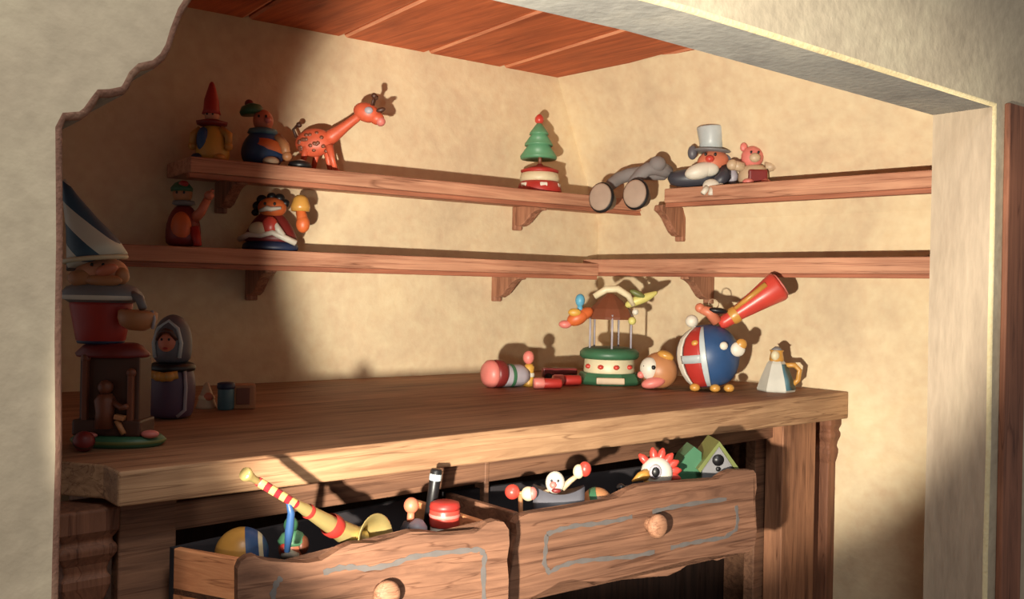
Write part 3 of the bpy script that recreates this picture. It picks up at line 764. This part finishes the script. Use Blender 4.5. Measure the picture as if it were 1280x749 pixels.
# --- right half of the bench
t = Toy('toy_cannon', 'lying grey toy cylinder with a round pink red end, leftmost of the right bench toys', 'toy', onbench(630, 484))
ang = Vector((.85, .5, 0)).normalized()
q_ = ang.to_track_quat('Z', 'Y').to_euler()
t.p('barrel', 'lilac', mb().lathe([(13, -8), (14, 0), (14, 24), (11, 34)], (-2, 0, 14), q_))
t.p('end_ring', 'darkred', mb().lathe([(16, -14), (17.5, -10), (17, -2), (14, 2)], (-2, 0, 17), q_))
t.p('end_disc', 'pink', mb().lathe([(5, -27), (13, -25), (17, -20), (17.5, -15), (15.5, -12)], (-2, 0, 17), q_))
t.p('trim', 'green', mb().lathe([(14.6, 8), (15, 10), (14.6, 13)], (-2, 0, 14), q_, cap=False))
t = Toy('peg_figure', 'small standing peg figure with a pink round head and yellow body', 'toy', onbench(661, 483))
t.p('body', 'yellow', mb().lathe([(7, 0), (7, 4), (5.5, 14), (6.5, 24), (4, 28)], (0, 0, 0)))
t.p('head', 'pink', mb().sph((-1, 0, 36), (7, 7, 8.5))); t.p('belt', 'white', mb().lathe([(6.4, 12), (7, 14), (6.6, 17)], (0, 0, 0), cap=False))
for (px, py, dx, ln, lab) in ((688, 486, .18, 28, 'lying red painted stick with a pale tip, nearer the pink ended cylinder'), (712, 482, .25, 28, 'lying red painted stick touching the green roundabout base')):
    t = Toy('red_stick', lab, 'toy', onbench(px, py) , group='red sticks on the bench')
    d_ = Vector((1, .25, 0)).normalized(); q_ = d_.to_track_quat('Z', 'Y').to_euler()
    t.p('stick', 'red', mb().lathe([(5, -16), (6.5, -14), (6.5, 12), (5.5, 14)], (0, 0, 6.6), q_))
    t.p('tip', 'pink', mb().lathe([(5.5, -22), (6.8, -20), (6.8, -10), (6.6, -9)], (0, 0, 6.9), q_))
t = Toy('red_toy_train', 'low dark red toy wagon lying behind the two red sticks', 'toy', onbench(699, 476))
t.p('wagon', 'darkred', mb().box((0, 0, 10), (44, 12, 12), (0, 0, R(12)), 2)); t.p('wheel', 'black', mb().lathe([(5, -1), (5, 1)], (-14, -9, 5), (R(90), 0, 0))); t.p('wheel', 'black', mb().lathe([(5, -1), (5, 1)], (14, -9, 5), (R(90), 0, 0)))

t = Toy('toy_carousel', 'toy roundabout with a green round base, thin poles, brown roof and flying birds', 'carousel', onbench(761, 479))
t.p('base', 'green', mb().lathe([(40, 0), (41, 4), (39, 9), (36, 14)], (0, 0, 0), n=10, smooth=False))
t.p('base_panel', 'beige', mb().box((-2, -37, 6), (34, 6, 8), (0, 0, 0), 1))
t.p('drum', 'cream', mb().lathe([(31, 13), (32, 16), (31, 31), (29, 33)], (0, 0, 0), n=28))
for k, aa in enumerate((-150, -115, -80, -45)):
    t.p('painted_flower', 'scarlet', mb().sph((31.5 * math.cos(R(aa)), 31.5 * math.sin(R(aa)), 22), (4, 4, 3), n=10))
t.p('platform', 'green', mb().lathe([(34, 31), (37, 34), (37, 39), (33, 43), (26, 45)], (0, 0, 0), n=28))
for aa in (-160, -90, -20, 60, 130):
    t.p('pole', 'lilac', mb().tube([(27 * math.cos(R(aa)), 27 * math.sin(R(aa)), 43), (27 * math.cos(R(aa)), 27 * math.sin(R(aa)), 86)], 1.3))
t.p('roof', 'brown', mb().lathe([(29, 80), (30, 83), (25, 93), (14, 104), (4, 112)], (0, 0, 0), n=10, smooth=False))
t.p('roof_trim', 'cream', mb().tube([(-22, -20, 108), (-8, -22, 117), (6, -22, 118), (20, -18, 110), (27, -14, 98)], [4, 4.5, 4.5, 4, 3]))
bd1 = t.p('bird', 'orange', mb().tube([(-22, -10, 92), (-34, -14, 86), (-46, -16, 79), (-54, -17, 75)], [5, 9, 8, 6]).sph((-42, -16, 81), (14, 9, 9), (0, R(-25), 0)), sub=True)
t.p('beak', 'pink', mb().sph((-57, -17, 73), (8, 5, 5)), parent=bd1)
t.p('bird_head', 'lightblue', mb().sph((-39, -15, 103), (6, 6, 8)).tube([(-39, -15, 98), (-39, -15, 88)], [3, 4]), parent=bd1)
t.p('bird_wing', 'yellow', mb().sph((-46, -22, 88), (8, 4, 5)), parent=bd1)
bd2 = t.p('bird', 'bird_yellow', mb().tube([(16, -10, 96), (30, -12, 104), (44, -12, 108), (58, -12, 116)], [4, 7, 6, 2]), sub=True)
t.p('bird_wing', 'lime', mb().sph((32, -15, 112), (11, 4, 4), (0, R(25), 0)), parent=bd2)
t.p('hanging_ball', 'bird_yellow', mb().sph((25, -20, 79), 5))
t.p('hanging_ball', 'white', mb().sph((29, -18, 90), 4))

t = Toy('dog_head_toy', 'round toy dog head with an open red mouth beside the blue pot', 'toy', onbench(822, 486))
t.p('head', 'tan', mb().sph((2, 0, 23), (23, 22, 23)))
t.p('face', 'white', mb().sph((-12, -10, 26), (12, 12, 14)))
t.p('mouth', 'pink', mb().sph((-8, -16, 9), (15, 9, 7), (0, R(-14), 0)))
t.p('nose', 'pink', mb().sph((-23, -12, 18), 4.5))
t.p('eye', 'black', mb().sph((-9, -20, 28), 3)); t.p('eye', 'black', mb().sph((-19, -16, 29), 2.4))
t.p('ear', 'gold', mb().sph((8, -8, 42), (11, 9, 6), (0, R(20), 0)))

t = Toy('blue_pot', 'big round blue toy pot with a red and white band and white knob', 'pot', onbench(887, 488))
tl = (0, R(-9), 0)
t.p('body', 'blue', mb().lathe([(16, 5), (28, 12), (37, 28), (40, 44), (38, 58), (30, 72), (18, 80), (8, 83)], (4, 0, 0), tl, n=36), sub=True)
pp = [(24, 9), (31, 17), (36, 27), (38.4, 36), (39.2, 44), (38.6, 52), (36.5, 60), (31, 70), (22, 77), (13, 81.5)]
t.p('band', 'red', mb().shell(pp, 212, 246, 2.2, (4, 0, 0), tl))
t.p('band_glint', 'silver', mb().shell([(38.9, 40), (39.6, 46), (39.4, 50)], 208, 246, 3.0, (4, 0, 0), tl))  # silver break in the band is a painted highlight
for a_, z_ in ((228, 28), (228, 60)): t.p('band_flower', 'gold', mb().sph((4 + 39 * math.cos(R(a_)) - (z_ - 44) * .15, 39 * math.sin(R(a_)), z_), (5, 4, 4)))
t.p('band_edge', 'silver', mb().shell(pp, 246, 256, 2.8, (4, 0, 0), tl))
t.p('band_edge', 'white', mb().shell(pp, 194, 208, 2.8, (4, 0, 0), tl))
t.p('lid_knob', 'white', mb().sph((-24, 0, 86), 8).tube([(-22, 0, 80), (-18, 0, 72)], 3))
for x_ in (-22, 2, 20): t.p('foot', 'gold', mb().sph((x_, -22 + abs(x_) * .2, 5), (6.5, 6, 5.2)))
t.p('painted_flower', 'white', mb().sph((26, -34, 54), (9, 5, 9)).sph((8, -38, 58), (5, 3, 5)))
t.p('flower_middle', 'gold', mb().sph((30, -34, 60), (7, 5, 7)))
t.p('ring', 'beige', mb().lathe([(6, -1), (7, 0), (6, 1)], (4, 6, 108), (R(80), 0, 0), cap=False).tube([(4, 6, 102), (4, 4, 82)], 1.2))

pb = onbench(887, 488); gs = pb.y / FL
t2 = Toy('toy_megaphone', 'red toy trumpet cone slanting up to the right from the top of the blue pot', 'toy', pb + Vector((.016, -.01, 82 * gs)))
dv = Vector((.78, -.12, .56)).normalized(); q_ = dv.to_track_quat('Z', 'Y').to_euler()
t2.p('cone', 'scarlet', mb().lathe([(6, 0), (8, 6), (10, 30), (14, 56), (19, 84), (18, 88)], (2, 0, 0), q_, n=28))
t2.p('mouth', 'pink', mb().lathe([(15, 87), (16, 90), (12, 91)], (2, 0, 0), q_))
t2.p('collar', 'gold', mb().lathe([(9.6, 16), (11, 20), (10.6, 26)], (2, 0, 0), q_, cap=False))
t2.p('side_stripe', 'gold', mb().tube([Vector((2, 0, 0)) + dv * 26 + Vector((-5, -8, 6)), Vector((2, 0, 0)) + dv * 74 + Vector((-8, -11, 9))], [2.5, 4]))
t2.p('handle', 'flesh', mb().tube([(-2, -2, 4), (-12, -4, 16), (-24, -4, 20)], [7, 7, 5]).sph((-24, -4, 21), 6))
t2.p('plug', 'black', mb().sph((-2, -8, 18), (12, 6, 4), (0, R(6), 0)))

t = Toy('toy_jug', 'small tapering pale and teal jug with a yellow handle at the bench\'s right end', 'jug', onbench(970, 489), k=.9)
t.p('body', 'jug_stripe', mb().lathe([(25, 0), (26, 3), (21, 18), (13, 38), (10, 42)], (0, 0, 0), (0, 0, R(45)), n=6, smooth=False))
t.p('teal_panel', 'teal', mb().shell([(26, 3), (21, 18), (13, 38)], -75, -15, .9, n=1))
t.p('neck', 'gold', mb().lathe([(9, 41), (10, 44), (8, 54), (10, 57)], (0, 0, 0)))
t.p('stopper', 'cream', mb().sph((-4, -7, 50), (6, 5, 7)))
t.p('spout_top', 'grey', mb().lathe([(8, 57), (5, 60), (2, 62)], (0, 0, 0)))
t.p('handle', 'gold', mb().tube([(10, -2, 36), (24, -3, 37), (31, -4, 30), (29, -4, 16), (22, -4, 10)], 3.6))

# --- things in the left drawer
DZ = E - .418
def indrawer(px, D, z=DZ): r = ray(px, 640) * D + CAM; return zz(r, z)
t = Toy('toy_ball', 'yellow and blue ball in the left corner of the left drawer', 'ball', indrawer(303, 1.315))
t.p('shell', 'gold', mb().sph((0, 0, 33), (33, 33, 33), n=32))
def sphprof(z0, z1, rr=33.3): return [(math.sqrt(rr * rr - (z0 + (z1 - z0) * i / 6) ** 2), z0 + (z1 - z0) * i / 6) for i in range(7)]
bo = (0, R(84), R(14))
t.p('blue_half', 'blue', mb().lathe(sphprof(7, 22), (0, 0, 33), bo, n=36, cap=False))
t.p('stripe', 'cream', mb().lathe(sphprof(22, 27), (0, 0, 33), bo, n=36, cap=False))
t.p('blue_cap', 'blue', mb().lathe(sphprof(27, 33), (0, 0, 33), bo, n=36))
t = Toy('clown_head_toy', 'small toy head in a green knobbed cap below the trumpet', 'toy', indrawer(366, 1.35))
t.p('neck', 'green', mb().lathe([(16, 0), (15, 18), (8, 24)], (0, 0, 0)))
t.p('head', 'flesh', mb().sph((0, 0, 32), (17, 16, 16)))
t.p('hair', 'brown', mb().sph((13, 0, 36), (8, 12, 12))); t.p('nose', 'scarlet', mb().sph((-6, -15, 36), 6)); t.p('beard', 'white', mb().tube([(-8, -15, 26), (2, -17, 30), (10, -12, 26)], [4, 5, 4]))
t.p('cap', 'leaf', mb().lathe([(17, 38), (18, 42), (13, 50), (6, 54)], (0, 0, 0)))
t.p('cap_knob', 'green', mb().sph((-2, 0, 61), (9, 9, 10)))

tb0 = atD(309, 594, 1.20); tb1 = atD(449, 677, 1.37)
root = thing('trumpet', 'brass toy trumpet with red wrapping leaning out of the left drawer', 'trumpet', tb1)
ax = (tb1 - tb0).normalized(); L_ = (tb1 - tb0).length; q_ = ax.to_track_quat('Z', 'Y').to_euler()
def tl_(prof, name, mat, par=root, cap=True):
    m_ = MB(); m_.lathe([(r, z) for r, z in prof], tb0, q_, n=28, cap=cap); o = wpart(m_, name, mat, root); return o
tl_([(.008, -.006), (.0095, -.002), (.007, .004), (.0048, .012), (.0045, .05)], 'mouthpiece', 'brass')
tl_([(.0055, .02), (.006, .022), (.0062, L_ * .40), (.0055, L_ * .42)], 'wrapped_grip', 'horn_wrap')
tl_([(.0055, L_ * .38), (.0085, L_ * .5), (.0125, L_ * .72), (.017, L_ * .9), (.019, L_ * .99)], 'tube', 'brass', cap=False)
tl_([(.0095, L_ * .5), (.0105, L_ * .51), (.0098, L_ * .53)], 'ring', 'red', cap=False)
tl_([(.0150, L_ * .70), (.0165, L_ * .72), (.0165, L_ * .76), (.0150, L_ * .78)], 'red_bow', 'red', cap=False)
# flared bell turned up to the right
bc = tb0 + ax * (L_ * .98)
bax = Vector((.80, -.10, .10)).normalized(); bq = (ax * .25 + Vector((.62, -.62, .22))).normalized().to_track_quat('Z', 'Y').to_euler()
m_ = MB(); m_.lathe([(.017, -.012), (.019, .0), (.023, .016), (.030, .028), (.0385, .034), (.040, .035), (.0385, .0355), (.029, .030), (.021, .016), (.014, .002)], bc, bq, n=32, cap=False)
wpart(m_, 'bell', 'brass', root)
m_ = MB(); rp = tb0 + ax * (L_ * .33); m_.tube([rp, rp + Vector((.004, .006, -.02)), rp + Vector((.001, .010, -.045)), rp + Vector((-.003, .016, -.075))], [.003, .005, .006, .004]); wpart(m_, 'ribbon', 'blue', root)

t = Toy('peg_doll', 'small peg doll with an orange head and grey collar standing in the left drawer', 'toy', indrawer(511, 1.455))
t.p('body', 'coat', mb().lathe([(14, 0), (13, 20), (10, 34), (6, 42)], (0, 0, 0)))
t.p('collar', 'lilac', mb().lathe([(9, 33), (14, 35), (12, 40), (5, 46)], (1, 0, 0), (0, R(16), 0)))
t.p('neck', 'flesh', mb().lathe([(4.5, 40), (4.5, 56)], (0, 0, 0), (0, R(3), 0)))
t.p('head', 'flesh', mb().sph((3, 0, 62), (9.5, 9, 10)))
t = Toy('paint_pot', 'small red and white drum pot on the right side of the left drawer', 'pot', indrawer(556, 1.47))
t.p('pot', 'white', mb().lathe([(17, 0), (18, 3), (18, 34), (17, 36)], (0, 0, 0)))
t.p('red_band', 'scarlet', mb().lathe([(18, 34), (19, 36), (19, 54), (18, 56)], (0, 0, 0)))
t.p('lid', 'red', mb().lathe([(18.5, 55), (19.5, 58), (18, 63), (12, 65)], (0, 0, 0)))
t.p('band', 'pink', mb().lathe([(19.1, 46), (19.8, 48), (19.1, 50)], (0, 0, 0), cap=False))
t = Toy('black_brush', 'black stick standing upright behind the red drum pot', 'brush', indrawer(545, 1.50) + Vector((-.016, .004, 0)))
t.p('handle', 'black', mb().lathe([(7, 0), (7, 70), (7.5, 96), (6, 98)], (0, 0, 0), (0, R(7), 0)))
t.p('shine_band', 'silver', mb().lathe([(7.6, 84), (7.9, 88), (7.6, 92)], (0, 0, 0), (0, R(7), 0), cap=False))
t = Toy('cloth_bundle', 'dark blue grey crumpled cloth in the middle of the left drawer', 'cloth', indrawer(492, 1.40))
cb = mb()
for i in range(9): cb.sph((random.uniform(-14, 14), random.uniform(-6, 14), 14 + random.uniform(0, 8)), (random.uniform(9, 15), 9, random.uniform(8, 12)), (0, random.uniform(-.5, .5), 0), n=12)
t.p('folds', 'teal', cb)

# --- things in the right drawer
t = Toy('toy_rattle', 'small rattle with a red ball and a pale ball left of the boat', 'rattle', indrawer(650, 1.60))
t.p('ball', 'scarlet', mb().sph((-10, 0, 51), 9.5)); t.p('ball', 'cream', mb().sph((10, 0, 49), 9)); t.p('ball_cap', 'pink', mb().sph((15, -2, 50), (6, 7, 8)))
t.p('stem', 'tan', mb().tube([(-10, 0, 50), (10, 0, 49)], 2.5).tube([(0, 0, 48), (2, 0, 0)], [3, 3]))
t = Toy('toy_boat', 'dark toy boat with a pale faced clown passenger and red knobbed sticks', 'toy', indrawer(698, 1.625))
hl = mb(); hp = []
for i in range(11):
    a_ = i / 10; x_ = -32 + 64 * a_; hp.append((x_, 9 + 3 * math.sin(a_ * math.pi)))
vs = []; 
for i in range(11):
    a_ = i / 10; x_ = -32 + 64 * a_; wdt = 15 * math.sin(math.pi * (a_ * .9 + .05)) ** .6; zt_ = 47 + 9 * (2 * a_ - 1) ** 2; zb_ = 24 * (1 - math.sin(math.pi * a_)) * .6
    vs += [(x_, -wdt, zt_), (x_, -wdt * .6, zb_ + 6), (x_, 0, zb_), (x_, wdt * .6, zb_ + 6), (x_, wdt, zt_), (x_, 0, zt_ - 6)]
fs = []
for i in range(10):
    for k in range(6): fs.append((i * 6 + k, i * 6 + (k + 1) % 6, i * 6 + 6 + (k + 1) % 6, i * 6 + 6 + k))
fs += [tuple(range(5, -1, -1)), tuple(60 + k for k in range(6))]
hl._add(vs, fs)
t.p('hull', 'steelgrey', hl)
t.p('clown_head', 'white', mb().sph((-5, -4, 60), (12, 11, 14))); t.p('clown_nose', 'pink', mb().sph((-8, -15, 59), 4.5)); t.p('clown_mouth', 'darkred', mb().sph((-4, -15, 52), (6, 3, 3)))
eyes(t, -6, -14.5, 64, 4, 1.5)
t.p('clown_arm', 'beige', mb().tube([(4, -2, 52), (14, -2, 62), (22, -2, 68)], [4, 3.5, 3]))
t.p('clown_arm', 'beige', mb().tube([(-12, -2, 48), (-24, -2, 44)], [4, 3]))
t.p('knob', 'scarlet', mb().sph((32, -2, 77), (8, 8, 9.5))); t.p('knob_cap', 'cream', mb().sph((24, -3, 74), (7, 7, 9)))
t = Toy('toy_ball', 'small orange, green and red ball between the boat and the rooster', 'ball', indrawer(750, 1.68))
t.p('shell', 'tan', mb().sph((-4, 0, 24), 20)); t.p('green_patch', 'green', mb().lathe([(20.2, -4), (20.6, 0), (20.2, 5)], (-4, 0, 24), (0, R(70), R(-10)), cap=False)); t.p('red_tip', 'red', mb().sph((15, -3, 22), 7))
t = Toy('rooster_head_toy', 'white toy rooster head with a red comb and orange beak', 'toy', indrawer(822, 1.79), k=1.05)
t.p('neck', 'lilac', mb().lathe([(15, 0), (14, 26), (12, 36)], (0, 0, 0)))
t.p('head', 'white', mb().sph((-2, 0, 44), (19, 17, 19)))
cm = mb()
for a_, r_ in ((100, 6.5), (75, 7), (50, 7.5), (28, 7), (6, 7), (-14, 7), (135, 5.5)):
    cm.tube([(-2 + q * math.cos(R(a_)), 2, 44 + q * math.sin(R(a_))) for q in (14, 20, 25, 30)], [5, 5, 4.5, 1.5])
t.p('comb', 'scarlet', cm)
t.p('beak', 'gold', mb().tube([(-14, -8, 44), (-24, -12, 41), (-33, -15, 36)], [7, 5, 1])); t.p('beak', 'gold', mb().tube([(-12, -8, 33), (-20, -11, 30), (-25, -12, 28)], [5, 3.5, 1]))
t.p('eye', 'black', mb().sph((-6, -17.5, 48), (5, 3, 6))); t.p('eye_ring', 'lilac', mb().sph((-6, -16, 48), (7.5, 3, 8.5)))
t.p('wattle', 'red', mb().sph((-4, -14, 24), (5, 4, 7)))
t = Toy('black_toy', 'dark rounded toy lying behind the rooster beak', 'toy', indrawer(785, 1.73))
t.p('body', 'coat', mb().sph((0, 0, 20), (18, 13, 19))); t.p('knob', 'black', mb().sph((-10, -4, 36), 6))
t = Toy('toy_birdhouse', 'small toy house with a green roof and dark round hole at the drawer\'s right end', 'toy house', indrawer(878, 1.88), k=1.2)
gv = (0, 0, 0)
def rotp(p, a): return (p[0] * math.cos(a) - p[1] * math.sin(a), p[0] * math.sin(a) + p[1] * math.cos(a), p[2])
ra = R(4)
wl_ = [rotp(p, ra) for p in ((-6, -18, 0), (26, -18, 0), (26, -18, 40), (10, -18, 61), (-6, -18, 40))]
t.p('house', 'grey', mb().prism(wl_, rotp((-0, 34, 0), ra)))
rf = mb()
rf.prism([rotp(p, ra) for p in ((-12, -22, 36), (10, -22, 65), (10, -22, 60), (-9, -22, 33))], rotp((0, 42, 0), ra))
rf.prism([rotp(p, ra) for p in ((32, -22, 36), (10, -22, 65), (10, -22, 60), (29, -22, 33))], rotp((0, 42, 0), ra))
t.p('roof', 'lime', rf)
t.p('lean_to', 'green', mb().prism([rotp(p, ra) for p in ((-30, -14, 0), (-6, -14, 0), (-6, -14, 52), (-14, -14, 58), (-24, -14, 48), (-31, -14, 34))], rotp((0, 28, 0), ra)))
t.p('door_hole', 'black', mb().lathe([(6, -.6), (6, .6)], rotp((10, -18.6, 45), ra), (R(90), 0, ra)))
t.p('perch', 'black', mb().lathe([(2, -6), (2.4, 0)], rotp((10, -20, 36), ra), (R(90), 0, ra)))

# ------------------------------------------------------------------ camera
cam = bpy.data.cameras.new('camera'); co = bpy.data.objects.new('camera', cam); col.objects.link(co)
cam.sensor_width = 36; cam.lens = 36 * FL / 1280; cam.shift_y = -14.5 / 1280; cam.clip_start = .02
co.matrix_world = Matrix(((RV.x, UV.x, -FV.x, CAM.x), (RV.y, UV.y, -FV.y, CAM.y), (RV.z, UV.z, -FV.z, CAM.z), (0, 0, 0, 1)))
scene.camera = co

# ------------------------------------------------------------------ light
def area(name, loc, target, size, power, colr, spread=180):
    l = bpy.data.lights.new(name, 'AREA'); l.shape = 'DISK'; l.size = size; l.energy = power; l.color = colr; l.spread = R(spread)
    o = bpy.data.objects.new(name, l); col.objects.link(o); o.location = loc
    o.rotation_euler = (Vector(target) - Vector(loc)).to_track_quat('-Z', 'Y').to_euler(); return o
def spot(name, loc, target, radius, power, colr, cone, blend):
    l = bpy.data.lights.new(name, 'SPOT'); l.shadow_soft_size = radius; l.energy = power; l.color = colr
    l.spot_size = R(cone); l.spot_blend = blend
    o = bpy.data.objects.new(name, l); col.objects.link(o); o.location = loc
    o.rotation_euler = (Vector(target) - Vector(loc)).to_track_quat('-Z', 'Y').to_euler(); return o
def aim(az_, el_): return Vector((math.sin(R(az_)), math.cos(R(az_)), math.tan(R(el_))))
LS = Vector((-.285, .10, E - .262))
spot('key_spot', LS, LS + aim(14.7, 10.4), .02, 335, (1, .92, .77), 46.5, .30)  # unseen key light; cone edge shaped to draw the left wall's shadow line
LB = Vector((-.16, -1.7, E - .05))
spot('back_fill_spot', LB, LB + aim(-5, 1), .06, 62, (1, .91, .78), 44, .8)  # added fill from behind the camera, for slab and front wall
area('front_wall_fill', (.35, -.25, E + 1.9), (-.25, 1.0, E - .1), .8, 34, (.98, .97, .94))  # added overhead fill to brighten the front wall, no window
wd = bpy.data.worlds.new('world'); scene.world = wd; wd.use_nodes = True
wd.node_tree.nodes['Background'].inputs[0].default_value = (.50, .47, .45, 1)
wd.node_tree.nodes['Background'].inputs[1].default_value = .47

scene.view_settings.view_transform = 'Standard'
scene.view_settings.look = 'None'
scene.view_settings.gamma = 1
scene.view_settings.use_curve_mapping = False
scene.view_settings.exposure = -0.06
